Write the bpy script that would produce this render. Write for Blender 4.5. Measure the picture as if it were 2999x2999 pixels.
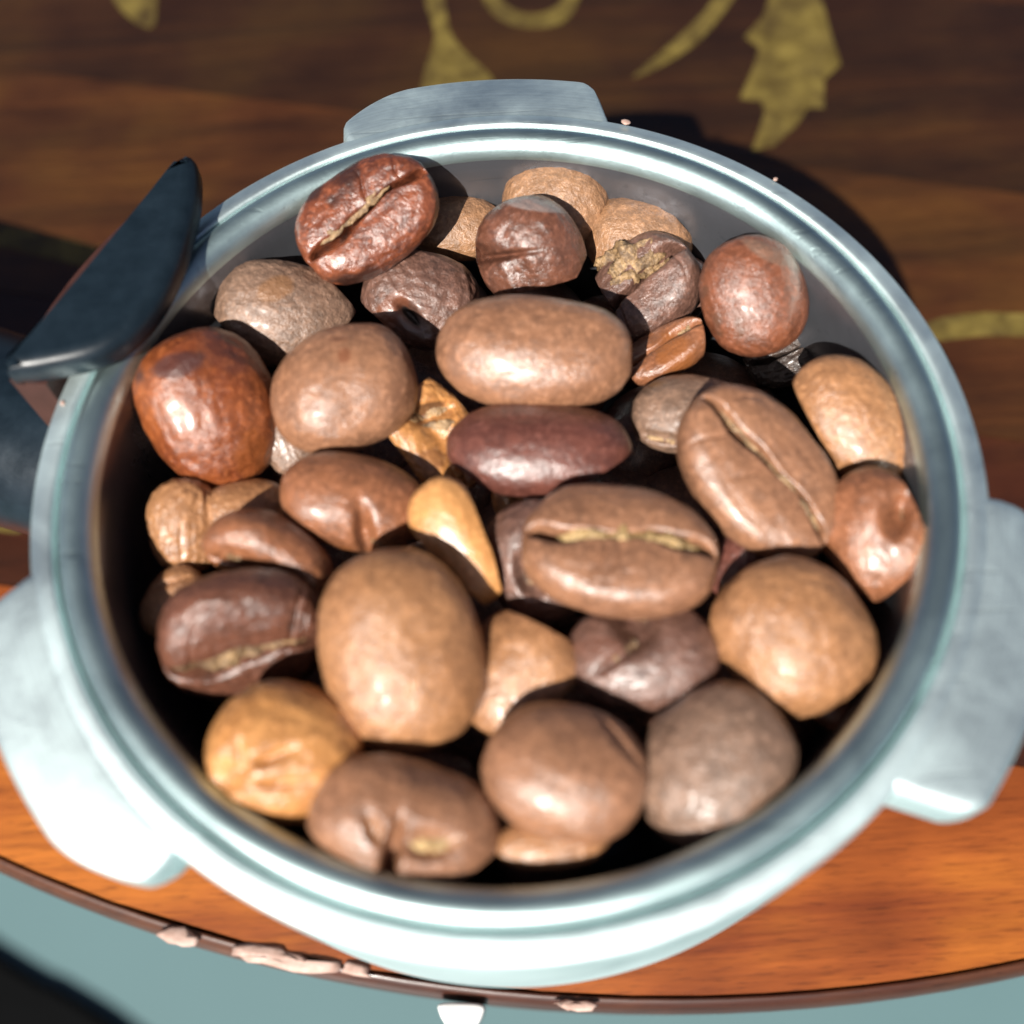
import bpy, bmesh, math, random
import numpy as np
from mathutils import Matrix, Vector

for o in list(bpy.data.objects):
    bpy.data.objects.remove(o)
scene = bpy.context.scene
COL = scene.collection
MM = 0.001
random.seed(7)

# ------------------------------------------------------------------ camera
CAM = np.array([0.0, -33.83, 58.98])                 # millimetres, origin = centre of the holder's rim
FW = np.array([0.0028, 0.4487, -0.8937]); FW /= np.linalg.norm(FW)
RT = np.array([0.9983, -0.0539, -0.0239]); RT -= FW * (RT @ FW); RT /= np.linalg.norm(RT)
UP = np.cross(RT, FW)
cd = bpy.data.cameras.new('camera')
cam = bpy.data.objects.new('camera', cd)
COL.objects.link(cam)
cd.sensor_width = 36.0
cd.lens = 37.44
cd.clip_start = 0.002
cd.clip_end = 20.0
m = Matrix.Identity(4)
for i in range(3):
    m[i][0] = RT[i]; m[i][1] = UP[i]; m[i][2] = -FW[i]; m[i][3] = CAM[i] * MM
cam.matrix_world = m
cd.dof.use_dof = True
cd.dof.focus_distance = 0.0835
cd.dof.aperture_fstop = 18.0
scene.camera = cam

# ------------------------------------------------------------------ light
SUN_DIR = Vector((-0.30, -0.66, 0.68)).normalized()   # towards the sun
world = bpy.data.worlds.new('World')
scene.world = world
world.use_nodes = True
wn = world.node_tree.nodes
bg = wn['Background']
sky = wn.new('ShaderNodeTexSky')
sky.sky_type = 'NISHITA'
sky.sun_disc = False
sky.air_density = 0.35
sky.dust_density = 1.5
sky.ozone_density = 0.3
sky.sun_elevation = math.asin(SUN_DIR.z)
sky.sun_rotation = math.atan2(SUN_DIR.x, SUN_DIR.y)
world.node_tree.links.new(sky.outputs[0], bg.inputs[0])
bg.inputs[1].default_value = 0.05
sl = bpy.data.lights.new('sun', 'SUN')
sl.energy = 5.0
sl.angle = math.radians(0.5)
sl.color = (1.0, 0.95, 0.88)
so = bpy.data.objects.new('sun', sl)
COL.objects.link(so)
so.rotation_euler = SUN_DIR.to_track_quat('Z', 'Y').to_euler()
scene.view_settings.view_transform = 'Standard'
scene.view_settings.look = 'None'
scene.view_settings.exposure = 0.7
scene.view_settings.gamma = 1.0

# ------------------------------------------------------------------ helpers
S = 1932.0
FPX = 37.44 / 36.0 * S


def at(px, py, z):
    """point at height z (mm) seen at photo position px, py"""
    d = FW + (px - S / 2) / FPX * RT - (py - S / 2) / FPX * UP
    return CAM + d * ((z - CAM[2]) / d[2])


def tag(o, label=None, cat=None, group=None, kind=None):
    if label: o['label'] = label
    if cat: o['category'] = cat
    if group: o['group'] = group
    if kind: o['kind'] = kind
    return o


def empty(name, loc=(0, 0, 0)):
    o = bpy.data.objects.new(name, None)
    o.empty_display_size = 0.005
    o.location = Vector(loc) * MM
    COL.objects.link(o)
    return o


def mesh_obj(name, verts, faces, mat, parent=None, smooth=True, loc=None):
    """verts in mm"""
    me = bpy.data.meshes.new(name)
    v = np.asarray(verts, dtype=np.float64) * MM
    me.from_pydata(v.tolist(), [], faces)
    me.update()
    if smooth:
        me.polygons.foreach_set('use_smooth', [True] * len(me.polygons))
    me.materials.append(mat)
    o = bpy.data.objects.new(name, me)
    COL.objects.link(o)
    if parent: o.parent = parent
    if loc is not None: o.location = Vector(loc) * MM
    return o


def lathe(profile, seg=256, wob=0.0, seed=0, close_bottom=False):
    rng = np.random.RandomState(seed)
    th = np.linspace(0, 2 * math.pi, seg, endpoint=False)
    w = sum(rng.randn() * np.sin(k * th + rng.rand() * 6.28) / k for k in range(2, 8)) * wob
    V = []; F = []
    for (r, z) in profile:
        rr = r + (w if r > 0.01 else 0)
        V.append(np.stack([rr * np.cos(th), rr * np.sin(th), np.full(seg, z)], 1))
    n = len(profile)
    for i in range(n - 1):
        for j in range(seg):
            k = (j + 1) % seg
            F.append((i * seg + j, (i + 1) * seg + j, (i + 1) * seg + k, i * seg + k))
    V = np.concatenate(V)
    return V, F


def catmull(pts, n=12, closed=True):
    P = np.array(pts, float); N = len(P); out = []
    rng = range(N) if closed else range(N - 1)
    for i in rng:
        if closed:
            p0, p1, p2, p3 = P[(i - 1) % N], P[i], P[(i + 1) % N], P[(i + 2) % N]
        else:
            p0, p1, p2, p3 = P[max(i - 1, 0)], P[i], P[i + 1], P[min(i + 2, N - 1)]
        for t in np.linspace(0, 1, n, endpoint=False):
            out.append(0.5 * ((2 * p1) + (-p0 + p2) * t + (2 * p0 - 5 * p1 + 4 * p2 - p3) * t * t + (-p0 + 3 * p1 - 3 * p2 + p3) * t ** 3))
    if not closed: out.append(P[-1])
    return np.array(out)


def plate(outline, layers, wt=None):
    """stack of inset copies of a 2-D outline; layers = [(inset, z)] bottom to top, capped"""
    O = np.asarray(outline, float); n = len(O)
    d = np.roll(O, -1, 0) - np.roll(O, 1, 0)
    nrm = np.stack([d[:, 1], -d[:, 0]], 1)
    nrm /= np.maximum(np.linalg.norm(nrm, axis=1, keepdims=True), 1e-9)
    area = 0.5 * np.sum(O[:, 0] * np.roll(O[:, 1], -1) - np.roll(O[:, 0], -1) * O[:, 1])
    if area < 0: nrm = -nrm
    V = []; F = []
    for ins, z in layers:
        P = O - nrm * ins * (1.0 if wt is None else np.asarray(wt)[:, None])
        V.append(np.c_[P, np.full(n, z)])
    for i in range(len(layers) - 1):
        for j in range(n):
            k = (j + 1) % n
            f = (i * n + j, i * n + k, (i + 1) * n + k, (i + 1) * n + j)
            F.append(f if area > 0 else f[::-1])
    top = tuple(range((len(layers) - 1) * n, len(layers) * n)); bot = tuple(range(n))
    F.append(top if area > 0 else top[::-1]); F.append(bot[::-1] if area > 0 else bot)
    return np.concatenate(V), F


# ------------------------------------------------------------------ materials
def new_mat(name):
    mt = bpy.data.materials.new(name)
    mt.use_nodes = True
    nt = mt.node_tree
    return mt, nt, nt.nodes['Principled BSDF']


def N(nt, t, **kw):
    n = nt.nodes.new(t)
    for k, v in kw.items():
        if k.startswith('_'): setattr(n, k[1:], v)
        else: n.inputs[k.replace('_', ' ')].default_value = v
    return n


def ramp(nt, stops):
    r = nt.nodes.new('ShaderNodeValToRGB')
    e = r.color_ramp.elements
    while len(e) < len(stops): e.new(0.5)
    for i, (p, c) in enumerate(stops):
        e[i].position = p
        e[i].color = (*c, 1) if len(c) == 3 else c
    return r


def mix(nt, fac, a, b, blend='MIX'):
    n = nt.nodes.new('ShaderNodeMix'); n.data_type = 'RGBA'; n.blend_type = blend
    for sock, v in ((n.inputs[0], fac), (n.inputs[6], a), (n.inputs[7], b)):
        if hasattr(v, 'is_linked'): nt.links.new(v, sock)
        elif isinstance(v, tuple): sock.default_value = (*v, 1)
        else: sock.default_value = v
    return n.outputs[2]


def bean_mat(name, c1, c2, patch=None, rough=0.42, mott=0.5, grain=0.5, coat=0.25, fine=2600, patch_amt=0.58, marked=True):
    c1 = tuple(x * 1.2 for x in c1); c2 = tuple(x * 1.2 for x in c2)
    mt, nt, b = new_mat(name)
    L = nt.links.new
    tc = N(nt, 'ShaderNodeTexCoord'); oi = N(nt, 'ShaderNodeObjectInfo')
    w = N(nt, 'ShaderNodeMath', _operation='MULTIPLY'); L(oi.outputs['Random'], w.inputs[0]); w.inputs[1].default_value = 60
    def noise(scale, detail, rgh=0.55):
        n = N(nt, 'ShaderNodeTexNoise', Scale=scale, Detail=detail, Roughness=rgh); n.noise_dimensions = '4D'
        L(tc.outputs['Object'], n.inputs['Vector']); L(w.outputs[0], n.inputs['W'])
        return n
    big = noise(260, 3); mid = noise(900, 4, 0.6); fin = noise(fine, 4, 0.65); tiny = noise(fine * 2.6, 2)
    r1 = ramp(nt, [(0.3, c1), (0.7, c2)]); L(big.outputs[0], r1.inputs[0])
    dark = tuple(x * 0.55 for x in c1)
    r2 = ramp(nt, [(0.40, (0, 0, 0)), (0.66, (1, 1, 1))]); L(mid.outputs[0], r2.inputs[0])
    mm_ = N(nt, 'ShaderNodeMath', _operation='MULTIPLY'); L(r2.outputs[0], mm_.inputs[0]); mm_.inputs[1].default_value = mott * 1.35
    col = mix(nt, mm_.outputs[0], r1.outputs[0], dark)
    lite = tuple(min(1, x * 1.6 + 0.012) for x in c2)
    r3 = ramp(nt, [(0.48, (0, 0, 0)), (0.72, (1, 1, 1))]); L(fin.outputs[0], r3.inputs[0])
    m3 = N(nt, 'ShaderNodeMath', _operation='MULTIPLY'); L(r3.outputs[0], m3.inputs[0]); m3.inputs[1].default_value = 0.68
    col = mix(nt, m3.outputs[0], col, lite)
    if patch:
        pn = noise(170, 3, 0.6)
        rp = ramp(nt, [(patch_amt, (0, 0, 0)), (patch_amt + 0.05, (1, 1, 1))]); L(pn.outputs[0], rp.inputs[0])
        col = mix(nt, rp.outputs[0], col, patch)
    at_ = N(nt, 'ShaderNodeAttribute'); at_.attribute_name = 'mark'
    if marked: col = mix(nt, at_.outputs['Alpha'], col, at_.outputs['Color'])
    L(col, b.inputs['Base Color'])
    rr = ramp(nt, [(0.3, (rough - 0.11,) * 3), (0.75, (rough + 0.07,) * 3)]); L(mid.outputs[0], rr.inputs[0])
    L(rr.outputs[0], b.inputs['Roughness'])
    b.inputs['Coat Weight'].default_value = coat; b.inputs['Coat Roughness'].default_value = 0.23
    b.inputs['Specular IOR Level'].default_value = 0.75
    b.inputs['Subsurface Weight'].default_value = 0.0
    ad = N(nt, 'ShaderNodeMath', _operation='ADD'); L(fin.outputs[0], ad.inputs[0]); L(mid.outputs[0], ad.inputs[1])
    ad2 = N(nt, 'ShaderNodeMath', _operation='MULTIPLY_ADD'); L(tiny.outputs[0], ad2.inputs[0]); ad2.inputs[1].default_value = 0.5; L(ad.outputs[0], ad2.inputs[2])
    bp = N(nt, 'ShaderNodeBump', Strength=min(1.0, grain * 1.2), Distance=0.0002); L(ad2.outputs[0], bp.inputs['Height'])
    L(bp.outputs[0], b.inputs['Normal'])
    return mt


def srgb(r, g, b, k=1.0):
    f = lambda c: ((c / 255 + 0.055) / 1.055) ** 2.4 if c > 10 else c / 255 / 12.92
    return (f(r) * k, f(g) * k, f(b) * k)


MB = {
    'gloss':  bean_mat('glossy_red_bean', srgb(84, 42, 28), srgb(122, 66, 40), patch=srgb(62, 36, 28), rough=0.36, coat=0.3, grain=0.4, mott=0.6),
    'orangegloss': bean_mat('glossy_orange_bean', srgb(104, 50, 26), srgb(134, 74, 36), patch=srgb(78, 46, 36), rough=0.36, coat=0.3, grain=0.45, mott=0.5, patch_amt=0.6),
    'tan':    bean_mat('tan_bean', srgb(122, 88, 60), srgb(142, 104, 74), rough=0.46, mott=0.45, grain=0.6),
    'tanlight': bean_mat('light_tan_bean', srgb(134, 92, 60), srgb(156, 112, 76), rough=0.38, mott=0.45, grain=0.5),
    'brown':  bean_mat('brown_bean', srgb(116, 80, 58), srgb(138, 98, 72), rough=0.40, mott=0.45, grain=0.35),
    'warm':   bean_mat('warm_brown_bean', srgb(112, 70, 46), srgb(136, 88, 60), patch=srgb(138, 84, 46), rough=0.38, mott=0.55, grain=0.4),
    'dark':   bean_mat('dark_bean', srgb(86, 60, 50), srgb(106, 76, 64), patch=srgb(112, 70, 48), rough=0.40, mott=0.6, grain=0.6, patch_amt=0.64),
    'darkgloss': bean_mat('dark_glossy_bean', srgb(80, 50, 38), srgb(102, 64, 48), rough=0.34, coat=0.12, mott=0.55, grain=0.4),
    'redbrown': bean_mat('red_brown_bean', srgb(98, 56, 36), srgb(118, 70, 48), patch=srgb(94, 64, 48), rough=0.40, mott=0.55, grain=0.5, patch_amt=0.55),
    'purple': bean_mat('purple_brown_bean', srgb(80, 45, 37), srgb(98, 58, 48), rough=0.35, mott=0.45, grain=0.3, coat=0.1),
    'grey':   bean_mat('grey_brown_bean', srgb(108, 84, 68), srgb(128, 100, 82), patch=srgb(130, 92, 56), rough=0.44, mott=0.6, grain=0.6, patch_amt=0.66),
    'orange': bean_mat('orange_bean', srgb(158, 104, 56), srgb(180, 128, 76), patch=srgb(144, 94, 56), rough=0.36, mott=0.45, grain=0.4, patch_amt=0.62),
    'yellow': bean_mat('yellow_bean', srgb(166, 114, 64), srgb(186, 134, 82), rough=0.36, mott=0.25, grain=0.25),
}
CHAFF = bean_mat('silverskin', srgb(108, 82, 54), srgb(160, 130, 92), patch=srgb(72, 50, 34), rough=0.5, mott=0.9, grain=1.0, fine=3000, patch_amt=0.56, coat=0.0, marked=False)
CHAFF_GOLD = bean_mat('golden_silverskin', srgb(136, 108, 66), srgb(184, 154, 104), patch=srgb(96, 70, 42), rough=0.42, mott=0.6, grain=0.9, fine=3000, patch_amt=0.62, coat=0.0, marked=False)
PLAIN = bean_mat('shaded_bean', srgb(86, 60, 50), srgb(110, 76, 60), rough=0.42, marked=False)
ROUGH_BLACK = bean_mat('rough_black_bean', srgb(46, 36, 32), srgb(70, 56, 48), rough=0.5, mott=0.6, grain=1.0)  # darkest and roughest of the bean tones


def metal(name, col, rough, bump=0.2, kind='cast', metallic=1.0, rvar=0.1, dk=0.9):
    mt, nt, b = new_mat(name)
    L = nt.links.new
    tc = N(nt, 'ShaderNodeTexCoord')
    mp = N(nt, 'ShaderNodeMapping'); L(tc.outputs['Object'], mp.inputs[0])
    if kind == 'brushed': mp.inputs['Scale'].default_value = (1, 1, 0.04)
    n1 = N(nt, 'ShaderNodeTexNoise', Scale=2600, Detail=6, Roughness=0.7); L(mp.outputs[0], n1.inputs['Vector'])
    n2 = N(nt, 'ShaderNodeTexNoise', Scale=110, Detail=7, Roughness=0.62, Distortion=0.5); L(tc.outputs['Object'], n2.inputs['Vector'])
    # turning lines: noise along the radius
    sx = N(nt, 'ShaderNodeSeparateXYZ'); L(tc.outputs['Object'], sx.inputs[0])
    cx = N(nt, 'ShaderNodeCombineXYZ'); L(sx.outputs[0], cx.inputs[0]); L(sx.outputs[1], cx.inputs[1])
    ln = N(nt, 'ShaderNodeVectorMath', _operation='LENGTH'); L(cx.outputs[0], ln.inputs[0])
    rn = N(nt, 'ShaderNodeTexNoise', Scale=5200, Detail=3, Roughness=0.6); rn.noise_dimensions = '1D'; L(ln.outputs['Value'], rn.inputs['W'])
    # scratches
    m2 = N(nt, 'ShaderNodeMapping'); L(tc.outputs['Object'], m2.inputs[0]); m2.inputs['Rotation'].default_value = (0, 0, 0.9); m2.inputs['Scale'].default_value = (0.03, 1, 1)
    sn = N(nt, 'ShaderNodeTexNoise', Scale=1500, Detail=2, Distortion=0.4); L(m2.outputs[0], sn.inputs['Vector'])
    sr = ramp(nt, [(0.66, (0, 0, 0)), (0.70, (1, 1, 1))]); L(sn.outputs[0], sr.inputs[0])
    c2 = tuple(x * dk for x in col); c3 = tuple(x * dk * 0.86 for x in col)
    r = ramp(nt, [(0.28, c3), (0.45, c2), (0.62, col)]); L(n2.outputs[0], r.inputs[0])
    r1 = ramp(nt, [(0.3, (0.92,) * 3), (0.65, (1, 1, 1))]); L(rn.outputs[0], r1.inputs[0])
    c = mix(nt, 1.0, r.outputs[0], r1.outputs[0], 'MULTIPLY')
    L(mix(nt, 0.3, c, mix(nt, sr.outputs[0], (1, 1, 1), (0.6, 0.62, 0.62)), 'MULTIPLY'), b.inputs['Base Color'])
    b.inputs['Metallic'].default_value = metallic
    rr = ramp(nt, [(0.3, (rough - rvar,) * 3), (0.7, (rough + rvar,) * 3)]); L(n2.outputs[0], rr.inputs[0])
    L(rr.outputs[0], b.inputs['Roughness'])
    h = N(nt, 'ShaderNodeMath', _operation='ADD'); L(n1.outputs[0], h.inputs[0])
    h2 = N(nt, 'ShaderNodeMath', _operation='MULTIPLY_ADD'); L(rn.outputs[0], h2.inputs[0]); h2.inputs[1].default_value = 0.5
    h3 = N(nt, 'ShaderNodeMath', _operation='MULTIPLY'); L(sr.outputs[0], h3.inputs[0]); h3.inputs[1].default_value = -0.7
    L(h3.outputs[0], h2.inputs[2]); L(h2.outputs[0], h.inputs[1])
    bp = N(nt, 'ShaderNodeBump', Strength=bump, Distance=0.00010); L(h.outputs[0], bp.inputs['Height'])
    L(bp.outputs[0], b.inputs['Normal'])
    return mt


CAST = metal('cast_aluminium', (0.82, 0.96, 0.96), 0.56, 0.22, metallic=1.0, dk=0.95)
STEEL = metal('spun_steel', (0.20, 0.21, 0.235), 0.30, 0.14, 'brushed', rvar=0.04, metallic=0.75, dk=0.9)
LIP = metal('rolled_steel_lip', (0.56, 0.72, 0.72), 0.46, 0.2, rvar=0.06, dk=0.92)


def plastic(name, col, rough, spec=0.5, bump=0.05):
    mt, nt, b = new_mat(name)
    L = nt.links.new
    tc = N(nt, 'ShaderNodeTexCoord')
    n1 = N(nt, 'ShaderNodeTexNoise', Scale=420, Detail=6, Roughness=0.65); L(tc.outputs['Object'], n1.inputs['Vector'])
    r = ramp(nt, [(0.35, tuple(x * 0.8 for x in col)), (0.7, tuple(x * 1.25 for x in col))]); L(n1.outputs[0], r.inputs[0])
    L(r.outputs[0], b.inputs['Base Color'])
    rr = ramp(nt, [(0.3, (rough - 0.06,) * 3), (0.7, (rough + 0.1,) * 3)]); L(n1.outputs[0], rr.inputs[0]); L(rr.outputs[0], b.inputs['Roughness'])
    b.inputs['Specular IOR Level'].default_value = spec
    n2 = N(nt, 'ShaderNodeTexNoise', Scale=3000, Detail=3); L(tc.outputs['Object'], n2.inputs['Vector'])
    bp = N(nt, 'ShaderNodeBump', Strength=bump, Distance=0.0001); L(n2.outputs[0], bp.inputs['Height']); L(bp.outputs[0], b.inputs['Normal'])
    return mt


BLACK = plastic('black_plastic', (0.008, 0.015, 0.022), 0.33, 0.35)
LEGP = plastic('reflection_brown_plastic', (0.05, 0.02, 0.016), 0.4, 0.4)  # brown of the reflected wood, painted into the black guard's leg


def wood(name, c1, c2, seed, rough=0.45, coat=0.05):
    mt, nt, b = new_mat(name)
    L = nt.links.new
    tc = N(nt, 'ShaderNodeTexCoord')
    mp = N(nt, 'ShaderNodeMapping'); L(tc.outputs['Object'], mp.inputs[0])
    mp.inputs['Location'].default_value = (seed * 0.37, seed * 0.11, 0)
    mp.inputs['Rotation'].default_value = (0, 0, math.radians(14))
    mp.inputs['Scale'].default_value = (0.07, 1, 1)
    n1 = N(nt, 'ShaderNodeTexNoise', Scale=130, Detail=6, Roughness=0.65, Distortion=0.6); L(mp.outputs[0], n1.inputs['Vector'])
    n2 = N(nt, 'ShaderNodeTexNoise', Scale=1100, Detail=4, Roughness=0.7); L(mp.outputs[0], n2.inputs['Vector'])
    r = ramp(nt, [(0.3, c1), (0.68, c2)]); L(n1.outputs[0], r.inputs[0])
    r2 = ramp(nt, [(0.38, (0.55, 0.5, 0.45)), (0.62, (1, 1, 1))]); L(n2.outputs[0], r2.inputs[0])
    n3 = N(nt, 'ShaderNodeTexNoise', Scale=4200, Detail=3, Roughness=0.6); L(mp.outputs[0], n3.inputs['Vector'])
    r3 = ramp(nt, [(0.56, (1, 1, 1)), (0.64, (0.35, 0.3, 0.28))]); L(n3.outputs[0], r3.inputs[0])
    n4 = N(nt, 'ShaderNodeTexNoise', Scale=42, Detail=3); L(tc.outputs['Object'], n4.inputs['Vector'])
    r_glare = ramp(nt, [(0.36, (0.62, 0.52, 0.46)), (0.5, (0.95, 0.9, 0.85)), (0.64, (1.3, 1.45, 1.1))]); L(n4.outputs[0], r_glare.inputs[0])  # broad golden patches paint a glare into the wood colour
    wc = mix(nt, 0.6, r.outputs[0], r2.outputs[0], 'MULTIPLY')
    wc = mix(nt, 0.55, wc, r3.outputs[0], 'MULTIPLY')
    L(mix(nt, 1.0, wc, r_glare.outputs[0], 'MULTIPLY'), b.inputs['Base Color'])
    b.inputs['Roughness'].default_value = rough
    b.inputs['Coat Weight'].default_value = coat; b.inputs['Coat Roughness'].default_value = 0.12
    bp = N(nt, 'ShaderNodeBump', Strength=0.12, Distance=0.0002); L(n2.outputs[0], bp.inputs['Height']); L(bp.outputs[0], b.inputs['Normal'])
    return mt


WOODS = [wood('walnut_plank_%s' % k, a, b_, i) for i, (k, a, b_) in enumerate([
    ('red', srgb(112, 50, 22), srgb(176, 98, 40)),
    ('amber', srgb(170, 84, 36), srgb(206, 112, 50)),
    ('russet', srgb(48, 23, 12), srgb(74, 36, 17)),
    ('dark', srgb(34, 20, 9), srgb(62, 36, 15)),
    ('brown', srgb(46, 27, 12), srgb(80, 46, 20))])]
EDGEWOOD = wood('shade_toned_edge_wood', srgb(58, 28, 17), srgb(86, 44, 26), 9, 0.4, 0.1)  # shade of the rounded table edge is put into this darker wood colour


def flat_mat(name, c1, c2, scale, rough):
    mt, nt, b = new_mat(name)
    L = nt.links.new
    tc = N(nt, 'ShaderNodeTexCoord')
    n1 = N(nt, 'ShaderNodeTexNoise', Scale=scale, Detail=5, Roughness=0.6); L(tc.outputs['Object'], n1.inputs['Vector'])
    r = ramp(nt, [(0.3, c1), (0.7, c2)]); L(n1.outputs[0], r.inputs[0])
    L(r.outputs[0], b.inputs['Base Color'])
    b.inputs['Roughness'].default_value = rough
    return mt


GOLD = flat_mat('gold_paint', srgb(84, 70, 28), srgb(122, 106, 52), 420, 0.5)
gt = GOLD.node_tree
g1 = N(gt, 'ShaderNodeTexNoise', Scale=150, Detail=6, Roughness=0.7)
gtc = N(gt, 'ShaderNodeTexCoord'); gt.links.new(gtc.outputs['Object'], g1.inputs['Vector'])
gr = ramp(gt, [(0.36, (0.75,) * 3), (0.6, (0.0,) * 3)]); gt.links.new(g1.outputs[0], gr.inputs[0])
gb = gt.nodes['Principled BSDF']
src = gb.inputs['Base Color'].links[0].from_socket
gt.links.new(mix(gt, gr.outputs[0], src, srgb(44, 28, 15)), gb.inputs['Base Color'])
FLOOR = flat_mat('pale_green_floor', (0.108, 0.185, 0.195), (0.122, 0.205, 0.215), 3, 0.4)
MAT = flat_mat('corner_black', (0.0012, 0.0014, 0.0016), (0.002, 0.0023, 0.0026), 60, 0.9)
MAT.node_tree.nodes['Principled BSDF'].inputs['Specular IOR Level'].default_value = 0.1
HUSK = flat_mat('pale_husk', srgb(160, 128, 114), srgb(196, 168, 156), 900, 0.65)

# ------------------------------------------------------------------ setting: floor
ZT = -45.0                                          # table top
ZF = -460.0
fl = mesh_obj('floor', [(-3000, -3000, 0), (3000, -3000, 0), (3000, 3000, 0), (-3000, 3000, 0)], [(0, 1, 2, 3)], FLOOR, smooth=False, loc=(0, 0, ZF))
tag(fl, kind='structure')

# ------------------------------------------------------------------ round table
TC = np.array([20.8, 136.7]); TR = 168.9
table = tag(empty('round_table', (TC[0], TC[1], ZF)), 'round wooden table of brown planks painted with golden leaves', 'table')


def tpart(name, V, F, mat, smooth=True):
    V = np.asarray(V, float) - np.array([TC[0], TC[1], ZF])
    return mesh_obj(name, V, F, mat, table, smooth)


ang = math.radians(-14)
ux = np.array([math.cos(ang), math.sin(ang)]); uy = np.array([-ux[1], ux[0]])
R_in = TR - 1.5
PW = 33.0
off = -R_in
# plank boundaries across the table (measured along uy from the centre), near side first
bounds = [-R_in, -138, -101, -64, -28, 10, 50, 90, R_in]
plank_mats = [0, 2, 4, 3, 4, 3, 4, 3]  # far planks take darker woods; dimmer light there is put into their colour
for i in range(len(bounds) - 1):
    a, b_ = bounds[i] + 0.07, bounds[i + 1] - 0.07
    pts = []
    for t in np.linspace(a, b_, 26):
        h = math.sqrt(max(R_in ** 2 - t * t, 0.01)); pts.append((h, t))
    left = [(-h, t) for h, t in reversed(pts)]
    O = np.array([TC + ux * p[0] + uy * p[1] for p in pts + left])
    V, F = plate(O, [(0, ZT - 18), (0, ZT)])
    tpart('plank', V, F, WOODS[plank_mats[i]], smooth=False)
# turned edge moulding
prof = [(R_in + 0.15, ZT - 1.5), (R_in + 0.2, ZT - 0.15), (TR - 1.0, ZT - 0.2), (TR - 0.5, ZT - 0.7), (TR - 0.15, ZT - 1.6), (TR, ZT - 3), (TR - 0.2, ZT - 12), (TR - 2, ZT - 16), (TR - 6, ZT - 19), (R_in - 20, ZT - 19)]
V, F = lathe(prof, 256)
V = V + np.array([TC[0], TC[1], 0])
tpart('edge_moulding', V, [f[::-1] for f in F], EDGEWOOD)
V, F = lathe([(40, ZT - 19), (24, ZT - 40), (16, ZT - 120), (20, ZT - 280), (30, ZT - 360), (70, ZF + 14), (74, ZF + 6), (72, ZF)], 64)
V = V + np.array([TC[0], TC[1], 0])
tpart('pedestal', V, F, EDGEWOOD)


def painted(name, pix, closed_curve=True, n=6, dz=0.06):
    P = catmull(pix, n) if closed_curve else np.array(pix, float)
    O = np.array([at(x, y, ZT + dz)[:2] for x, y in P])
    V, F = plate(O, [(0, ZT + 0.005), (0, ZT + dz)])
    return tpart(name, V, F, GOLD, smooth=False)


Z2 = lambda L: [(965.4 + 0.5 * x, 0.5 * y) for x, y in L]
painted('painted_leaf', Z2([(960, -80), (970, 0), (950, 60), (880, 140), (935, 180), (910, 260), (860, 372), (940, 380), (955, 420), (930, 500), (905, 568), (990, 550), (1070, 480), (1120, 405), (1178, 408), (1180, 300), (1242, 242), (1205, 130), (1170, 0), (1150, -80)]), False)
painted('painted_stem', [(1385, -60), (1330, 20), (1262, 85), (1208, 132), (1195, 146), (1232, 132), (1300, 92), (1352, 40), (1420, -60)])
painted('painted_tendril', [(900, -70), (912, 0), (950, 40), (1005, 52), (1062, 42), (1092, 0), (1100, -70), (1070, -70), (1064, -8), (1040, 18), (1000, 26), (962, 14), (944, -10), (935, -70)])
painted('painted_leaf', [(790, -60), (805, 10), (820, 70), (800, 140), (790, 220), (860, 260), (940, 220), (930, 150), (880, 100), (850, 60), (838, 0), (830, -60)])
painted('painted_leaf', [(190, -60), (215, 0), (250, 38), (288, 50), (296, 0), (300, -60)])
painted('painted_stem', [(-120, 410), (0, 424), (90, 442), (200, 472), (260, 520), (200, 510), (90, 486), (0, 464), (-120, 450)])
painted('painted_stem', [(1700, 640), (1760, 604), (1850, 590), (1960, 590), (2080, 570), (2080, 610), (1960, 632), (1850, 634), (1760, 644)])
painted('painted_leaf', [(-120, 930), (-20, 905), (40, 925), (78, 960), (40, 1005), (-30, 1000), (-120, 1010)])

# ------------------------------------------------------------------ small things at the table's near edge
def flake(px, labels, seed):
    rng = np.random.RandomState(seed)
    P = catmull(px, 3)
    P = P + rng.randn(*P.shape) * np.array([5.0, 2.2])
    O = np.array([at(x, y, ZT + 0.3)[:2] for x, y in P])
    c = O.mean(0)
    n = len(O)
    V = []; F = []
    for k, (s, z) in enumerate([(0.96, 0.02), (1.0, 0.15), (0.8, 0.4), (0.4, 0.45)]):
        for p in O:
            q = c + (p - c) * s
            V.append((q[0] - c[0], q[1] - c[1], z + 0.35 * (k > 1) * math.sin(q[0] * 2.1 + seed) * 0.6))
    for k in range(3):
        for j in range(n):
            j2 = (j + 1) % n
            F.append((k * n + j, k * n + j2, (k + 1) * n + j2, (k + 1) * n + j))
    F.append(tuple(3 * n + j for j in range(n)))
    o = mesh_obj('coffee_husk', V, F, HUSK, loc=(c[0], c[1], ZT))
    return tag(o, labels, 'coffee husk', 'pale coffee husks at the table edge')


flake([(430, 1792), (480, 1782), (540, 1796), (600, 1818), (640, 1816), (634, 1836), (560, 1834), (470, 1812)], 'longest pale pink coffee husk lying at the near table edge', 1)
flake([(300, 1758), (345, 1750), (372, 1768), (360, 1786), (318, 1780)], 'brownish small coffee husk on table edge left of the longest husk', 2)
flake([(640, 1818), (690, 1822), (700, 1842), (660, 1842)], 'little tan coffee husk beside the right end of longest husk', 3)
flake([(1042, 1892), (1090, 1888), (1128, 1896), (1110, 1908), (1060, 1906)], 'thin pinkish coffee husk on table edge under the metal rim', 4)

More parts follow.
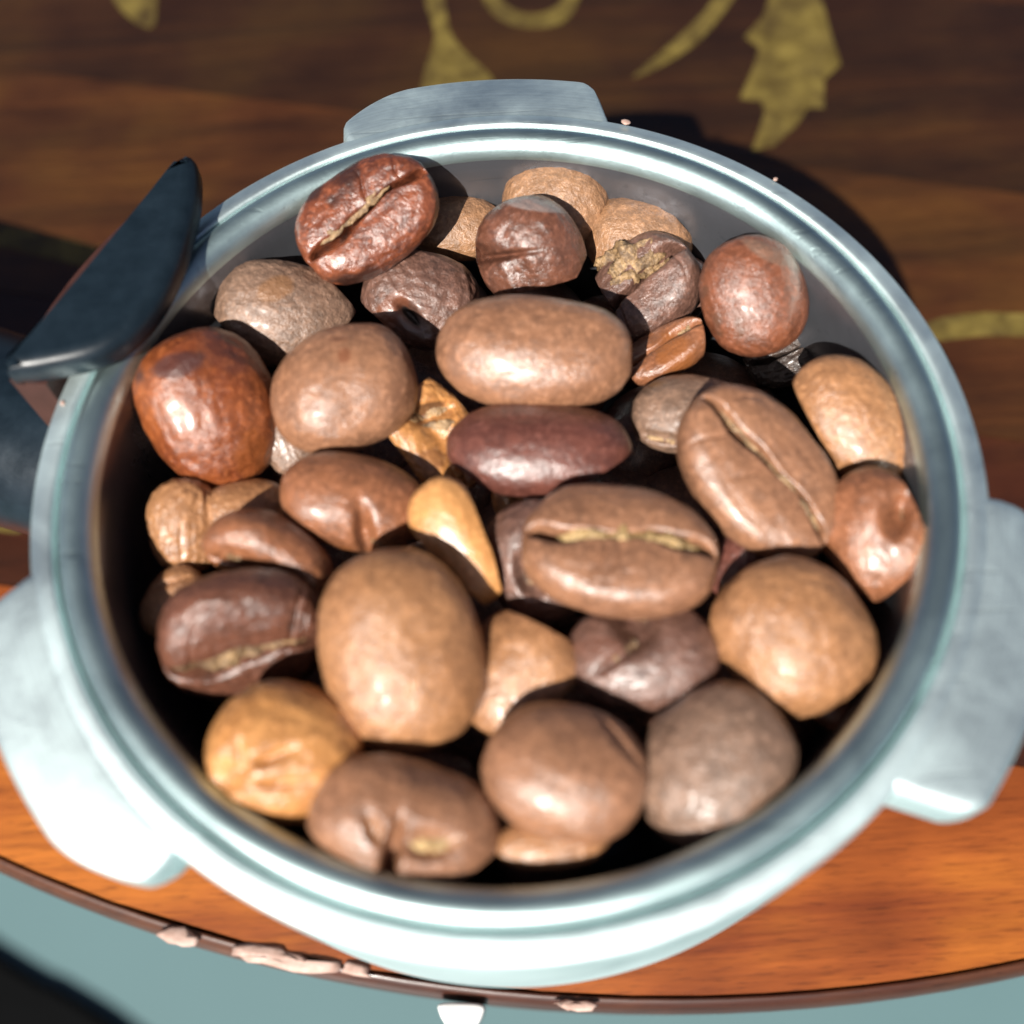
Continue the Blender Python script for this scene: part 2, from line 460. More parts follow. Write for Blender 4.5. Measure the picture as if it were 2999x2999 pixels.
WHITE = flat_mat('highlight_white', (0.78, 0.78, 0.76), (0.84, 0.84, 0.82), 500, 0.3)  # for a white tab made up to paint a bright highlight at the edge
tb = [at(830, 1894, ZT), at(870, 1892, ZT), at(910, 1896, ZT), at(911, 1914, ZT), at(896, 1938, ZT), at(870, 1946, ZT), at(845, 1938, ZT), at(829, 1912, ZT)]
V, F = plate(catmull([p[:2] for p in tb], 5), [(0, ZT - 3.4), (0, ZT + 0.1), (0.2, ZT + 0.3)])
tpart('highlight_tab', V, F, WHITE)

# black mat made up for the dark area in the lower left corner
mp_ = [at(-700, 1350, ZF), at(-10, 1795, ZF), at(120, 1868, ZF), at(240, 1945, ZF), at(330, 2040, ZF), at(380, 2300, ZF), at(-900, 2500, ZF)]
O = np.array([p[:2] for p in mp_])
c = O.mean(0)
V, F = plate(catmull(O - c, 8), [(0, 0.2), (0, 5), (2, 7)])
tag(mesh_obj('dark_corner_mat', V, F, MAT, smooth=False, loc=(c[0], c[1], ZF)), 'made-up black mat for the dark corner of the pale floor', 'mat')

# ------------------------------------------------------------------ portafilter
pf = tag(empty('portafilter', (0, 0, ZT)), 'grey cast metal coffee holder ring with three lugs and black handle', 'portafilter')


def ppart(name, V, F, mat, smooth=True, parent=None):
    V = np.asarray(V, float) - (np.array([0, 0, ZT]))
    return mesh_obj(name, V, F, mat, parent or pf, smooth)


prof = [(26.6, -1.3), (28.58, -1.3), (28.62, -0.25), (28.72, -0.06), (28.9, 0), (29.3, -0.07), (29.95, -0.22), (30.12, -0.34), (30.2, -0.6), (30.3, -6), (30.35, -18), (30.1, -20.5), (29.4, -22.5), (27.5, -25), (23, -29), (16, -32), (10, -33.2), (9, -34)]
V, F = lathe(prof, 320, 0.015, 3)
body = ppart('body_ring', V, [f[::-1] for f in F][::1], CAST)


def flip_outward(o, center_fn):
    pass


V, F = lathe([(9.2, -33.5), (9.0, -36), (7.5, -39), (7.0, -44.5), (6.6, ZT + 0.02), (0.01, ZT + 0.02)], 48)
ppart('spout', V, [f[::-1] for f in F], CAST)


def lug(center, half=19.5, r0=29.9, r1=34.45, zt=-0.2, zb=-3.6, seed=0):
    n = 64
    V = []; F = []
    for i in range(n + 1):
        t = -1 + 2 * i / n                          # -1 = clockwise end, +1 = tapering end
        a = math.radians(center + t * half)
        r = r1
        if t > 0.42: r = r1 - 2.3 * ((t - 0.42) / 0.58) ** 1.7
        e = (1 - abs(t)) * half * 30 * math.pi / 180
        if t < 0: r -= 1.0 * max(0, 1 - e / 1.2) ** 2
        else: r -= 0.8 * max(0, 1 - e / 0.8) ** 2
        zt_ = zt - 0.5 * max(0, 1 - e / 0.45) ** 2
        for rr, z in ((r0, zt_), (r0 + 0.5, zt_), (r0 + 1.0, zt_ - 0.08), (r - 0.55, zt_ - 0.34), (r - 0.2, zt_ - 0.47), (r, zt_ - 0.8), (r + 0.05, zb + 0.4), (r - 0.3, zb), (r0, zb)):
            aa = a + math.radians(3.8) * (rr - r0) / (r1 - r0) * ((1 - t) / 2) ** 2
            V.append((rr * math.cos(aa), rr * math.sin(aa), z))
    k = 9
    for i in range(n):
        for j in range(k - 1):
            F.append((i * k + j, i * k + j + 1, (i + 1) * k + j + 1, (i + 1) * k + j))
    F.append(tuple(range(k))[::-1]); F.append(tuple(n * k + j for j in range(k)))
    return V, [f[::-1] for f in F]


for cdeg in (91.2, 211.2, -28.8):
    V, F = lug(cdeg)
    o = ppart('lug', V, F, CAST)

# black finger guard over the left of the rim: a flat lens shaped plate on a curved leg
g = [(-31.8, 7.2), (-29.3, 11.6), (-26.8, 16.0), (-24.3, 20.5), (-22.3, 24.2), (-21.5, 24.75), (-20.9, 23.9), (-20.65, 21.8), (-20.7, 19.4), (-21.3, 15.2), (-22.5, 11.4), (-24.2, 8.9), (-26.3, 7.6), (-29.0, 7.0), (-31.0, 6.8)]
G = catmull(g, 8)
gw = np.ones(len(G)); gw[:4 * 8] = 0.15
V, F = plate(G, [(0.5, 0.75), (0.12, 0.9), (0, 1.2), (0, 2.1), (0.12, 2.45), (0.35, 2.72), (0.65, 2.88), (1.0, 2.95)], gw)
guard = ppart('guard', V, F, BLACK, smooth=True)
for q in guard.data.polygons:
    if len(q.vertices) > 4: q.use_smooth = False
n = 24; V = []; F = []
for i in range(n + 1):
    a = math.radians(167.5 - 27 * i / n)
    for r, z in ((30.55, 1.0), (33.1, 1.0), (32.7, -15), (30.55, -15)):
        V.append((r * math.cos(a), r * math.sin(a), z))
for i in range(n):
    for j in range(4):
        F.append((i * 4 + j, i * 4 + (j + 1) % 4, (i + 1) * 4 + (j + 1) % 4, (i + 1) * 4 + j))
F += [(3, 2, 1, 0), (n * 4, n * 4 + 1, n * 4 + 2, n * 4 + 3)]
ppart('guard_leg', V, F, LEGP, smooth=False, parent=None)


def tube(path, radii, seg=32, squash=1.0):
    P = np.array(path, float); V = []; F = []
    for i, p in enumerate(P):
        t = P[min(i + 1, len(P) - 1)] - P[max(i - 1, 0)]; t /= np.linalg.norm(t)
        s = np.cross(t, [0, 0, 1]); s /= np.linalg.norm(s); u = np.cross(s, t)
        for k in range(seg):
            a = 2 * math.pi * k / seg
            V.append(p + radii[i] * (math.cos(a) * s + squash * math.sin(a) * u))
    for i in range(len(P) - 1):
        for k in range(seg):
            k2 = (k + 1) % seg
            F.append((i * seg + k, i * seg + k2, (i + 1) * seg + k2, (i + 1) * seg + k))
    F.append(tuple(range(seg))[::-1]); F.append(tuple((len(P) - 1) * seg + k for k in range(seg)))
    return V, F


hd = np.array([-0.92, 0.38, 0.0]); hd /= np.linalg.norm(hd)
hp = lambda s, z: hd * s + np.array([0, 0, z])
V, F = tube([hp(29, -22), hp(36, -22), hp(37, -22)], [5.6, 5.6, 5.4])
ppart('handle_neck', V, F, CAST)
V, F = tube([hp(35, -22), hp(35.4, -22), hp(38, -22), hp(60, -23), hp(90, -25), hp(125, -28), hp(135, -29), hp(137, -29)], [7.6, 8.2, 8.4, 9.2, 10.6, 12, 10, 6], 48, 0.85)
ppart('handle', V, F, BLACK)

# ------------------------------------------------------------------ filter basket
prof = [(27.0, -1.28), (28.3, -1.25), (28.46, -0.9), (28.46, -0.45), (28.32, -0.02), (27.98, 0.26), (27.5, 0.36), (27.0, 0.27), (26.6, 0.0), (26.33, -0.45), (26.2, -1.1), (26.1, -2.2), (25.95, -6), (25.6, -19), (25.2, -20.5), (24.3, -21.6), (22, -22), (0.01, -22)]
V, F = lathe(prof, 320, 0.012, 5)
V = V - np.array([0, 0, -22])
bk = mesh_obj('filter_basket', V, F, STEEL, loc=(0, 0, -22))
bk.data.materials.append(LIP)
bk.data.polygons.foreach_set('material_index', [1 if k // 320 < 10 else 0 for k in range(len(bk.data.polygons))])
tag(bk, 'round shiny steel filter basket with rolled lip holding coffee beans', 'filter basket')

# ------------------------------------------------------------------ coffee beans
_ico = {}


def ico(n):
    if n not in _ico:
        bm = bmesh.new(); bmesh.ops.create_icosphere(bm, subdivisions=n, radius=1.0)
        bm.verts.ensure_lookup_table()
        v = np.array([q.co[:] for q in bm.verts])
        f = np.array([[q.index for q in fc.verts] for fc in bm.faces], dtype=np.int32)
        bm.free(); _ico[n] = (v, f)
    return _ico[n]


def fast_mesh(name, v, f, mat):
    me = bpy.data.meshes.new(name)
    me.vertices.add(len(v)); me.vertices.foreach_set('co', (v * MM).astype(np.float32).ravel())
    me.loops.add(f.size); me.loops.foreach_set('vertex_index', f.ravel())
    me.polygons.add(len(f)); me.polygons.foreach_set('loop_start', np.arange(0, f.size, 3, dtype=np.int32))
    me.polygons.foreach_set('use_smooth', np.ones(len(f), dtype=bool))
    me.update(calc_edges=True)
    me.materials.append(mat)
    return me


def wav(v, rng, freq, n=10):
    """smooth pseudo-noise from random plane waves, about -1..1"""
    out = np.zeros(len(v))
    for _ in range(n):
        d = rng.randn(3); d /= np.linalg.norm(d)
        out += np.sin(v @ d * freq * (0.6 + 0.8 * rng.rand()) + rng.rand() * 6.28)
    return out / math.sqrt(n)


def bean_verts(a, b, seed, res=6, c1=None, c2=None, crease=1.0, gap=0.058, lump=0.035, wr=0.006, egg=0.0, bend=0.0, cuts=(), flat=2.2, blunt=2.35):
    """bean along x, creased flat face to +z, dome to -z; a, b half length and half width in mm"""
    rng = np.random.RandomState(seed)
    c1 = 0.72 * b if c1 is None else c1
    c2 = 0.42 * b if c2 is None else c2
    v, f = ico(res)
    X, Y, Z = v.T
    sq = (1 - np.abs(X) ** blunt) ** (1 / blunt) / np.sqrt(np.maximum(1 - X * X, 1e-6))
    sq = np.clip(np.where(np.abs(X) > 0.9999, 1.0, sq), 0.9, 1.6)
    zz = np.where(Z < 0, Z * c1, (1 - (1 - np.clip(Z, 0, 1)) ** flat) * c2)
    p = np.stack([X * a, Y * b * sq * (1 + egg * X), zz * sq * (1 + 0.5 * egg * X)], 1)
    k = 1 + lump * wav(v, rng, 2.3) + lump * 0.5 * wav(v, rng, 5.5) + 0.006 * wav(v, rng, 11)
    p *= k[:, None]
    if crease > 0:
        s = 0.10 * b * np.sin(p[:, 0] / a * 2.8 + rng.rand() * 0.6) + 0.02 * b * np.sin(p[:, 0] / a * 11 + seed)
        dy = p[:, 1] - s
        ends = np.clip((0.97 - np.abs(X)) / 0.16, 0, 1)
        front = np.clip((Z + 0.25) / 0.3, 0, 1)
        g = gap * b * (0.75 + 0.35 * np.sin(X * 4 + seed))
        dep = crease * 0.55 * b * np.exp(-(dy / g) ** 2) * ends * front
        bul = 0.035 * b * np.exp(-((np.abs(dy) - 0.36 * b) / (0.26 * b)) ** 2) * front * (1 - X ** 4)
        p[:, 2] += bul - dep
        # small cracks crossing the lips
        for _ in range(3):
            xc = (rng.rand() * 1.5 - 0.75); sd = rng.choice([-1, 1])
            mk = np.exp(-((X - xc + 0.05 * np.sin(Y * 7)) / 0.022) ** 2) * np.clip(sd * dy / b * 3, 0, 1) * np.clip(1 - np.abs(dy) / (0.8 * b), 0, 1) * front
            p[:, 2] -= 0.07 * b * mk
    if wr:
        w = wav(v * np.array([1, 1.6, 1.6]), rng, 17, 14) * 0.6 + wav(v, rng, 34, 14) * 0.4
        nr = v / np.array([a, b, c1]); nr /= np.linalg.norm(nr, axis=1, keepdims=True)
        p += nr * (w * wr * b)[:, None]
    if bend:
        p[:, 2] += bend * b * ((p[:, 0] / a) ** 2)
    for (nx, ny, nz, dist) in cuts:                   # broken faces
        nn = np.array([nx, ny, nz], float); nn /= np.linalg.norm(nn)
        ex = p @ nn - dist * b - 0.05 * b * wav(v, rng, 9)
        p -= np.outer(np.clip(ex, 0, None) * 0.93, nn)
    return p, f


def ragged_tube(C, U, V_, wid, hgt, seed):
    """ragged papery ribbon along points C; U, V_ = unit side / outward vectors; wid, hgt arrays (mm)"""
    rng = np.random.RandomState(seed)
    n = len(C); seg = 14
    th = np.linspace(0, 2 * math.pi, seg, endpoint=False)
    P = C[:, None] + wid[:, None, None] * np.cos(th)[None, :, None] * U[:, None] + hgt[:, None, None] * np.sin(th)[None, :, None] * V_[:, None]
    P = P.reshape(-1, 3)
    sc = np.median(wid)
    for k, (fr, am) in enumerate(((2.0, 0.30), (4.5, 0.22), (9.0, 0.13))):
        P = P + np.stack([wav(P / sc, rng, fr, 8) for _ in range(3)], 1) * am * sc * np.array([[0.7, 0.8, 0.7]])
    F = []
    for i in range(n - 1):
        for k in range(seg):
            k2 = (k + 1) % seg
            F.append((i * seg + k, i * seg + k2, (i + 1) * seg + k2, (i + 1) * seg + k))
    F.append(tuple(range(seg))[::-1]); F.append(tuple((n - 1) * seg + k for k in range(seg)))
    return P, F


def chaff_strip(a, b, seed, c2, gap, span=(-0.8, 0.8), fat=1.0, lift=0.0):
    """silverskin filling the crease"""
    n = 70
    t = np.linspace(span[0], span[1], n)
    rng = np.random.RandomState(seed); ph = rng.rand() * 6.28
    C = np.stack([t * a, 0.09 * b * np.sin(t * 2.6 + 0.3) + 0.02 * b * np.sin(t * 13 + ph), c2 * (1 - 0.25 * t * t) - 0.22 * b + lift * b], 1)
    e = np.sqrt(np.clip(1 - np.abs(np.linspace(-1, 1, n)) ** 5, 0.03, 1))
    w = gap * b * fat * e * (1 + 0.25 * np.sin(t * 17 + ph))
    h = 0.10 * b * e * (1 + 0.3 * np.sin(t * 23 + ph))
    return ragged_tube(C, np.tile([0, 1.0, 0], (n, 1)), np.tile([0, 0, 1.0], (n, 1)), w, h, seed)


def frame_at(P):
    v = CAM - P; v = v / np.linalg.norm(v)
    e1 = RT - v * (RT @ v); e1 /= np.linalg.norm(e1)
    e2 = np.cross(v, e1)
    return e1, e2, v


def to_photo(Q):
    D = Q - CAM; z = D @ FW
    return np.stack([S / 2 + FPX * (D @ RT) / z, S / 2 - FPX * (D @ UP) / z], 1)


def ell(uv, x, y, ln, wd, an):
    d = uv - np.array([x, y]); c, s_ = math.cos(math.radians(an)), math.sin(math.radians(an))
    return np.hypot((d[:, 0] * c - d[:, 1] * s_) / ln, (d[:, 0] * s_ + d[:, 1] * c) / wd)


def bean(px, py, z, a, b, ang, nrm, mat, label, tau=0.0, chaff=None, seed=None, icuts=(), pits=(), marks=(), bits=(), chaff_mat=None, group='coffee beans heaped in the basket', name='coffee_bean', cat='coffee bean', **kw):
    """px, py: middle in the photo; z: height mm; a, b: half length, half width in photo pixels; ang: long axis;
    nrm: where the creased face looks, in (right, up, towards viewer). Sizes and spots of broken edges (icuts),
    dents (pits), stains, dark hollows and a painted sheen (marks) and papery bits are measured off the photo and carved into the solid bean."""
    z += 2.0
    P = at(px, py, z)
    sc = ((P - CAM) @ FW) / FPX
    a *= sc; b *= sc
    e1, e2, v = frame_at(P)
    th = math.radians(ang)
    L = math.cos(th) * e1 + math.sin(th) * e2 + tau * v; L /= np.linalg.norm(L)
    Nn = nrm[0] * e1 + nrm[1] * e2 + nrm[2] * v
    Nn = Nn - L * (Nn @ L); Nn /= np.linalg.norm(Nn)
    W = np.cross(Nn, L)
    M3 = np.stack([L, W, Nn], 1)
    seed = int(px * 7 + py * 3) % 9973 if seed is None else seed
    res = kw.pop('res', 7 if (nrm[2] > -0.55 or pits) else 6)
    p, f = bean_verts(a, b, seed, res=res, **kw)
    rng = np.random.RandomState(seed + 5)
    vl = M3.T @ v
    for (x1, y1, x2, y2) in icuts:
        d = np.array([x2 - x1, -(y2 - y1)], float); d /= np.linalg.norm(d)
        nn = np.array([d[1], -d[0]])
        off = np.array([x1 - px, -(y1 - py)]) @ nn
        if off < 0: nn = -nn; off = -off
        nw = M3.T @ (nn[0] * e1 + nn[1] * e2 - 0.12 * v)
        ex = p @ nw - off * sc - 0.02 * b * wav(p / b, rng, 5)
        ex = np.where(ex > 0, ex, 0)
        p = p - np.outer(ex * 0.9, nw)
    uv = to_photo(P + p @ M3.T)
    fac = np.clip((p @ vl) / (0.25 * b) + 0.2, 0, 1)
    for (x, y, ln, wd, an, dep) in pits:
        q = ell(uv, x, y, ln, wd, an)
        q = q * (1 + 0.12 * wav(p / b, rng, 8))
        p = p - np.outer(dep * sc * fac * np.exp(-q ** 2.6), vl)
    me = fast_mesh(name, p, f, MB[mat] if isinstance(mat, str) else mat)
    if True:
        colr = np.zeros((len(p), 4))
        for (x, y, ln, wd, an, c, st) in marks:
            q = ell(uv, x, y, ln, wd, an) + 0.13 * wav(p / b, rng, 6) + 0.07 * wav(p / b, rng, 19)
            al = np.clip((1.1 - q) / 0.25, 0, 1) * (fac > 0) * st
            colr[:, :3] = colr[:, :3] * (1 - al[:, None]) + np.array(srgb(*c)) * al[:, None] if colr[:, 3].max() > 0 else np.array(srgb(*c))
            colr[:, 3] = np.maximum(colr[:, 3], al)
        ca = me.attributes.new('mark', 'FLOAT_COLOR', 'POINT')
        ca.data.foreach_set('color', colr.astype(np.float32).ravel())
    o = bpy.data.objects.new(name, me)
    M = Matrix.Identity(4)
    for i in range(3):
        M[i][0] = L[i]; M[i][1] = W[i]; M[i][2] = Nn[i]; M[i][3] = P[i] * MM
    o.matrix_world = M
    COL.objects.link(o)
    tag(o, label, cat, group)
    if chaff:
        c2 = kw.get('c2', None) or 0.42 * b
        V, F = chaff_strip(a, b, seed, c2, kw.get('gap', 0.075), chaff[:2], *chaff[2:])
        mesh_obj('silverskin', V, F, chaff_mat or CHAFF, o)
    for (x1, y1, x2, y2, wpx) in bits:
        n = 24
        tt = np.linspace(0, 1, n)
        C = []
        for t in tt:
            q = np.hypot(uv[:, 0] - (x1 + (x2 - x1) * t), uv[:, 1] - (y1 + (y2 - y1) * t)) + 1e4 * (fac <= 0.05)
            k = np.argsort(q)[:6]
            C.append(p[k].mean(0))
        C = np.array(C)
        T = np.gradient(C, axis=0); T /= np.linalg.norm(T, axis=1, keepdims=True) + 1e-9
        U = np.cross(np.tile(vl, (n, 1)), T); U /= np.linalg.norm(U, axis=1, keepdims=True) + 1e-9
        e = np.sqrt(np.clip(1 - np.abs(np.linspace(-1, 1, n)) ** 4, 0.05, 1))
        V, F = ragged_tube(C - vl * 0.15 * wpx * sc, U, np.tile(vl, (n, 1)), wpx * sc * e, 0.30 * wpx * sc * e, seed + int(x1))
        mesh_obj('silverskin', V, F, chaff_mat or CHAFF, o)
    return o


BACK = (0.0, -0.42, -1.0)
B = bean
# --- back row, along the far wall
B(1048, 388, -6.8, 102, 90, 4, (0, -0.05, -1), 'tan', 'flat tan bean against the far wall with a shadow across it', flat=2.0, lump=0.02, wr=0.010)
B(864, 428, -8.2, 90, 62, -6, BACK, 'tan', 'small tan bean between glossy red creased bean and dark shiny bean', wr=0.008)
B(1206, 448, -7.8, 100, 78, -10, BACK, 'tan', 'tan bean at far wall behind the bean with golden silverskin', wr=0.008, icuts=((1250, 390, 1298, 440),))
B(695, 411, -2.8, 140, 98, 34, (-0.30, 0.12, 1), 'gloss', 'glossy red brown bean with open crease leaning on far rim', bits=((606, 460, 735, 348, 9),), gap=0.07, egg=-0.03, wr=0.010)
B(1003, 472, -5.0, 102, 98, -60, (0.1, -0.25, -1), 'darkgloss', 'dark shiny bean seen end on with a split at its left', wr=0.008, lump=0.045, c1=None, icuts=((905, 562, 1080, 520), (1108, 480, 1060, 560)), pits=((925, 486, 62, 7, 8, 34), (902, 480, 30, 20, 0, 50), (985, 520, 60, 20, -60, 8)), marks=((1020, 388, 70, 12, -8, (140, 130, 126), 0.6),), seed=31)  # grey mark paints a pale sheen along its upper edge
B(1214, 548, -8.2, 108, 94, 38, (-0.32, 0.32, 1), 'dark', 'purple brown bean half covered by golden ragged silverskin', gap=0.11, c2=2.2, icuts=((1170, 585, 1215, 645),), bits=((1132, 506, 1238, 462, 22), (1140, 522, 1250, 474, 20), (1150, 540, 1260, 492, 15)))
B(1287, 548, -10.5, 62, 50, 70, BACK, 'dark', 'dark bean tucked behind the reddish oval bean on the right', lump=0.05)
B(1420, 562, -5.2, 112, 99, -72, BACK, 'redbrown', 'reddish oval bean with smooth back near the right far wall', wr=0.005, marks=((1455, 478, 60, 14, -25, (120, 104, 90), 0.5),), egg=0.05)
B(1490, 668, -11, 84, 56, 15, (0.1, 0.2, 1), ROUGH_BLACK, 'black rough bean under the reddish oval bean', wr=0.035, lump=0.06)
B(1254, 664, -8.0, 92, 56, 30, (-0.2, 0.75, 0.7), 'warm', 'narrow ridged broken bean right of the largest central bean', icuts=((1320, 610, 1328, 690), (1180, 690, 1215, 735)), wr=0.008, gap=0.13, bits=((1278, 627, 1300, 618, 9),))
B(575, 500, -9.5, 62, 42, -10, BACK, 'grey', 'small brown bean peeking out behind the grey dome bean')
B(540, 596, -7.0, 130, 102, -14, (0.1, -0.35, -1), 'grey', 'grey brown domed bean with pointed lower end at upper left', egg=0.05, icuts=((668, 590, 545, 696), (428, 610, 515, 700), (600, 515, 672, 592)), lump=0.03, marks=((520, 545, 40, 22, 20, (142, 98, 58), 0.55),), wr=0.008)
B(798, 568, -8.0, 112, 90, -14, (0.05, -0.3, -1), 'dark', 'dark mottled bean with a pale rimmed hole in its side', wr=0.014, icuts=((688, 572, 790, 662), (905, 575, 850, 655)), pits=((776, 596, 34, 12, -48, 34),), marks=((735, 590, 46, 26, 50, (118, 70, 48), 0.8), (786, 616, 42, 20, -35, (150, 140, 136), 0.8), (776, 597, 26, 8, -48, (30, 24, 22), 1.0)))  # last mark colours the inside of the hole dark
# --- middle
B(655, 735, -4.2, 140, 119, 22, BACK, 'brown', 'smooth matte brown bean right of the glossy orange bean', wr=0.004, marks=((650, 672, 12, 16, 0, (112, 64, 40), 0.7), (640, 640, 16, 6, 0, (90, 62, 46), 0.6)))
B(552, 830, -8.0, 90, 54, -68, BACK, 'grey', 'greyish bean end squeezed under the smooth matte brown bean', wr=0.012)
B(398, 776, -5.6, 152, 126, -66, (-0.05, -0.25, -1), 'orangegloss', 'glossy orange red bean with dark patch beside the left wall', egg=-0.08, wr=0.010, icuts=((272, 845, 405, 935), (405, 935, 530, 885)), marks=((334, 690, 44, 24, 12, (78, 46, 40), 0.9), (420, 668, 60, 30, -30, (96, 54, 38), 0.5), (480, 860, 40, 50, 0, (160, 90, 30), 0.5)))
B(1008, 662, -3.4, 186, 108, -3, BACK, 'brown', 'largest wide brown bean lying across the upper middle', wr=0.004, icuts=((820, 772, 1195, 756),))
B(1020, 846, -5.4, 174, 100, -2, (0.0, -0.6, -0.8), 'purple', 'purple red smooth bean wedged below the wide brown bean', wr=0.005, icuts=((860, 872, 970, 935), (1195, 850, 1050, 925)))
B(812, 822, -7.6, 124, 84, -58, (0.25, 0.25, 1), 'orange', 'orange broken bean with torn silverskin in its open middle', crease=0.25, gap=0.3, wr=0.008, icuts=((728, 805, 822, 940), (745, 800, 805, 718)), pits=((812, 782, 48, 16, 18, 30), (760, 770, 26, 7, -30, 12)), bits=((775, 790, 845, 770, 16), (800, 806, 862, 800, 10)), marks=((812, 868, 30, 22, 0, (120, 78, 52), 0.6), (800, 775, 40, 12, 20, (60, 44, 34), 0.8)))  # last mark colours the open middle dark
B(664, 946, -5.0, 136, 92, -10, (0.05, -0.3, -1), 'warm', 'shiny brown bean with a notched lower side left of centre', wr=0.004, pits=((690, 1012, 16, 52, 10, 34),), bits=((700, 1018, 725, 1026, 7),))
B(350, 990, -7.4, 92, 68, -84, (0, -0.3, -1), 'tanlight', 'pale bumpy bean touching the left wall below glossy orange bean', wr=0.022)
B(465, 968, -8.0, 84, 68, 10, BACK, 'tanlight', 'tan bean half in shade between bumpy bean and notched bean')
B(515, 1052, -5.4, 136, 104, -30, (-0.25, -0.85, 0.30), 'warm', 'curved dark brown bean with bits in its crease on the left', gap=0.14, bend=0.25, wr=0.005, bits=((428, 1040, 468, 1056, 9),), c1=None)
B(330, 1138, -8.0, 76, 54, 60, BACK, 'tanlight', 'tan bean against the left wall beside the dark glossy bean', pits=((325, 1098, 40, 5, 18, 8),))
B(460, 1200, -4.8, 152, 134, 10, (-0.1, -0.62, 0.62), 'darkgloss', 'dark glossy bean with ragged crease along its lower edge', chaff=(-0.85, 0.85, 1.7, 0.08), gap=0.11, wr=0.010, pits=((556, 1170, 5, 52, -15, 9),))
B(860, 1022, -4.6, 126, 74, -60, (0.35, -0.2, -1), 'yellow', 'bright yellow wedge shaped bean piece in the middle', crease=0.0, wr=0.005, lump=0.045, egg=-0.08, icuts=((872, 905, 944, 1110), (786, 1010, 915, 1140)))
B(1010, 1058, -6.6, 122, 98, -66, (0.2, 0.05, -1), 'dark', 'grey brown bean with pitted end under the golden creased bean', wr=0.010, pits=((998, 1080, 22, 40, 15, 34),), bits=((995, 1058, 1005, 1105, 14),))
B(1170, 1040, -3.2, 184, 136, -9, (0.05, 0.52, 1), 'brown', 'wide bean with golden silverskin in its crease at centre right', chaff=(-0.64, 0.78, 2.0, 0.13), chaff_mat=CHAFF_GOLD, gap=0.07, wr=0.005)
B(1294, 780, -7.0, 104, 82, 2, (0, -0.5, -0.8), 'grey', 'grey brown bean behind the upright creased bean', wr=0.007, pits=((1250, 826, 50, 8, -12, 14),), bits=((1212, 824, 1275, 838, 7),))
B(1433, 895, -3.8, 184, 128, -53, (0.42, 0.28, 1), 'brown', 'upright brown bean with long slanted crease on the right', bits=((1362, 778, 1450, 872, 7), (1450, 872, 1548, 1000, 8)), gap=0.055, wr=0.005)
B(1612, 795, -5.0, 138, 90, -54, (-0.15, -0.35, -1), 'tanlight', 'light tan oblong bean with bright gleam by the right wall', wr=0.006, icuts=((1506, 730, 1592, 895), (1585, 897, 1700, 908)))
B(1648, 1012, -5.0, 128, 104, -64, (0.2, -0.1, -1), 'warm', 'brown bean with a dark notch touching the right wall', wr=0.007, lump=0.05, icuts=((1592, 890, 1542, 1025), (1545, 1018, 1645, 1140), (1752, 1045, 1650, 1138), (1690, 895, 1752, 1045)), pits=((1698, 965, 22, 40, -10, 46),), bits=((1703, 950, 1707, 982, 8),))
B(1388, 1062, -7.0, 76, 48, 60, BACK, 'purple', 'thin purple brown bean edge left of the round tan bean', wr=0.02)
B(1562, 1335, -9, 50, 36, -50, BACK, 'redbrown', 'small reddish bean tip below the round tan bean')
B(960, 950, -9.0, 44, 30, -70, BACK, 'orange', 'little orange bean tip under the purple red bean')
# --- near side
B(1492, 1197, -4.4, 150, 142, -58, (-0.05, -0.40, -1), 'tanlight', 'round tan bean with bright gleam at lower right', wr=0.007, lump=0.03, pits=((1368, 1268, 22, 14, 40, 10),))
B(1212, 1238, -5.6, 146, 106, 0, (0.0, -0.2, -1), 'dark', 'dark bean with curled crease below the golden creased bean', wr=0.010, pits=((1200, 1178, 40, 46, 20, 52), (1168, 1240, 44, 10, 35, 18)), bits=((1192, 1165, 1222, 1158, 12), (1160, 1240, 1205, 1212, 12)), marks=((1130, 1225, 46, 24, 0, (118, 78, 62), 0.6),))
B(978, 1272, -6.4, 128, 112, 58, (0, -0.35, -1), 'tanlight', 'tan bean with blunt corner right of the biggest oval bean', icuts=((1095, 1272, 925, 1400), (930, 1145, 1095, 1225)), wr=0.007)
B(756, 1230, -3.4, 194, 153, -76, (-0.03, -0.36, -1), 'tanlight', 'biggest oval tan bean standing out left of the centre', wr=0.006, egg=0.06, lump=0.025)
B(540, 1415, -3.6, 146, 132, -20, (0.0, -0.25, -1), 'orange', 'knobbly orange bean with folds at lower left', wr=0.008, lump=0.05, pits=((505, 1432, 52, 12, 20, 20), (522, 1478, 50, 9, 4, 14), (432, 1468, 30, 26, -50, 22), (455, 1428, 10, 34, 10, 10)))
B(772, 1552, -3.6, 172, 112, -14, (0.0, -0.15, -1), 'brown', 'kidney shaped bean with silverskin hollow by the near wall', wr=0.007, lump=0.05, pits=((738, 1612, 14, 60, -14, 70), (804, 1592, 52, 30, 0, 30), (706, 1566, 16, 34, 20, 16)), chaff_mat=CHAFF_GOLD, bits=((770, 1594, 850, 1588, 20),), marks=((706, 1566, 14, 26, 20, (140, 92, 50), 0.8), (850, 1590, 24, 14, 20, (150, 100, 56), 0.8)), icuts=((940, 1600, 830, 1672),))
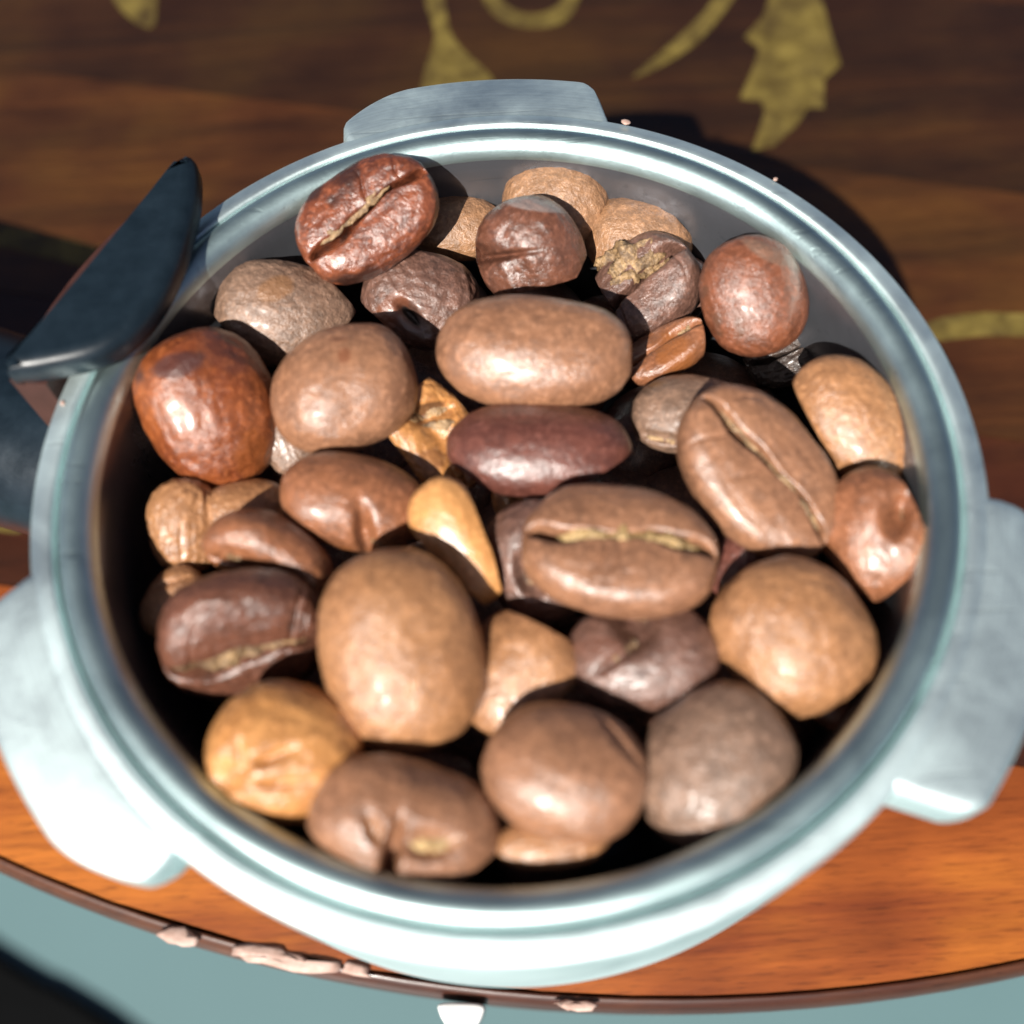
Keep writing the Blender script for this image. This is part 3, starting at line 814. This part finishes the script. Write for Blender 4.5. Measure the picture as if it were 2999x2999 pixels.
B(1070, 1458, -3.6, 154, 126, -18, (0.1, -0.36, -1), 'brown', 'smooth brown bean with round white gleam near the near wall', wr=0.004, pits=((1160, 1385, 70, 7, -50, 10),))
B(1040, 1586, -4.6, 106, 50, 4, BACK, 'tanlight', 'pale tan bean edge showing below the white gleaming bean', wr=0.02)
B(1342, 1442, -4.6, 162, 134, 42, (0, -0.40, -1), 'grey', 'grey brown grainy bean in the lower right of the heap', wr=0.012, lump=0.045, icuts=((1232, 1330, 1226, 1480), (1196, 1540, 1296, 1590)))

# --- crumbs lying on the metal rim
def crumb(px, py, z, size, seed, label):
    v, f = ico(2)
    r2 = np.random.RandomState(seed)
    p = v * np.array([1.0, 0.6, 0.35]) * (1 + 0.4 * wav(v, r2, 3)[:, None]) * size
    me = fast_mesh('coffee_crumb', p, f, HUSK)
    o = bpy.data.objects.new('coffee_crumb', me)
    o.location = Vector(at(px, py, z + size * 0.25)) * MM
    o.rotation_euler = (0, 0, seed)
    COL.objects.link(o)
    tag(o, label, 'crumb', 'pale crumbs on the holder')


crumb(1181, 231, 0.0, 0.34, 3, 'pale crumb on the rim just right of the top lug')
crumb(1462, 338, -0.1, 0.2, 4, 'tiny pale speck on the upper right of the rim')
crumb(118, 760, -0.1, 0.22, 5, 'tiny pale speck on the rim below the black guard')

# --- shaded beans lower in the basket
rng = np.random.RandomState(4)
spots = []
for ring, cnt, z in ((0, 1, -13), (7.5, 6, -13.4), (14.4, 10, -13.0), (20.6, 15, -13.2)):
    for k in range(cnt):
        t = 2 * math.pi * (k + 0.3 * rng.rand()) / max(cnt, 1) + ring
        spots.append((ring * math.cos(t), ring * math.sin(t), z - 1.2 * rng.rand()))
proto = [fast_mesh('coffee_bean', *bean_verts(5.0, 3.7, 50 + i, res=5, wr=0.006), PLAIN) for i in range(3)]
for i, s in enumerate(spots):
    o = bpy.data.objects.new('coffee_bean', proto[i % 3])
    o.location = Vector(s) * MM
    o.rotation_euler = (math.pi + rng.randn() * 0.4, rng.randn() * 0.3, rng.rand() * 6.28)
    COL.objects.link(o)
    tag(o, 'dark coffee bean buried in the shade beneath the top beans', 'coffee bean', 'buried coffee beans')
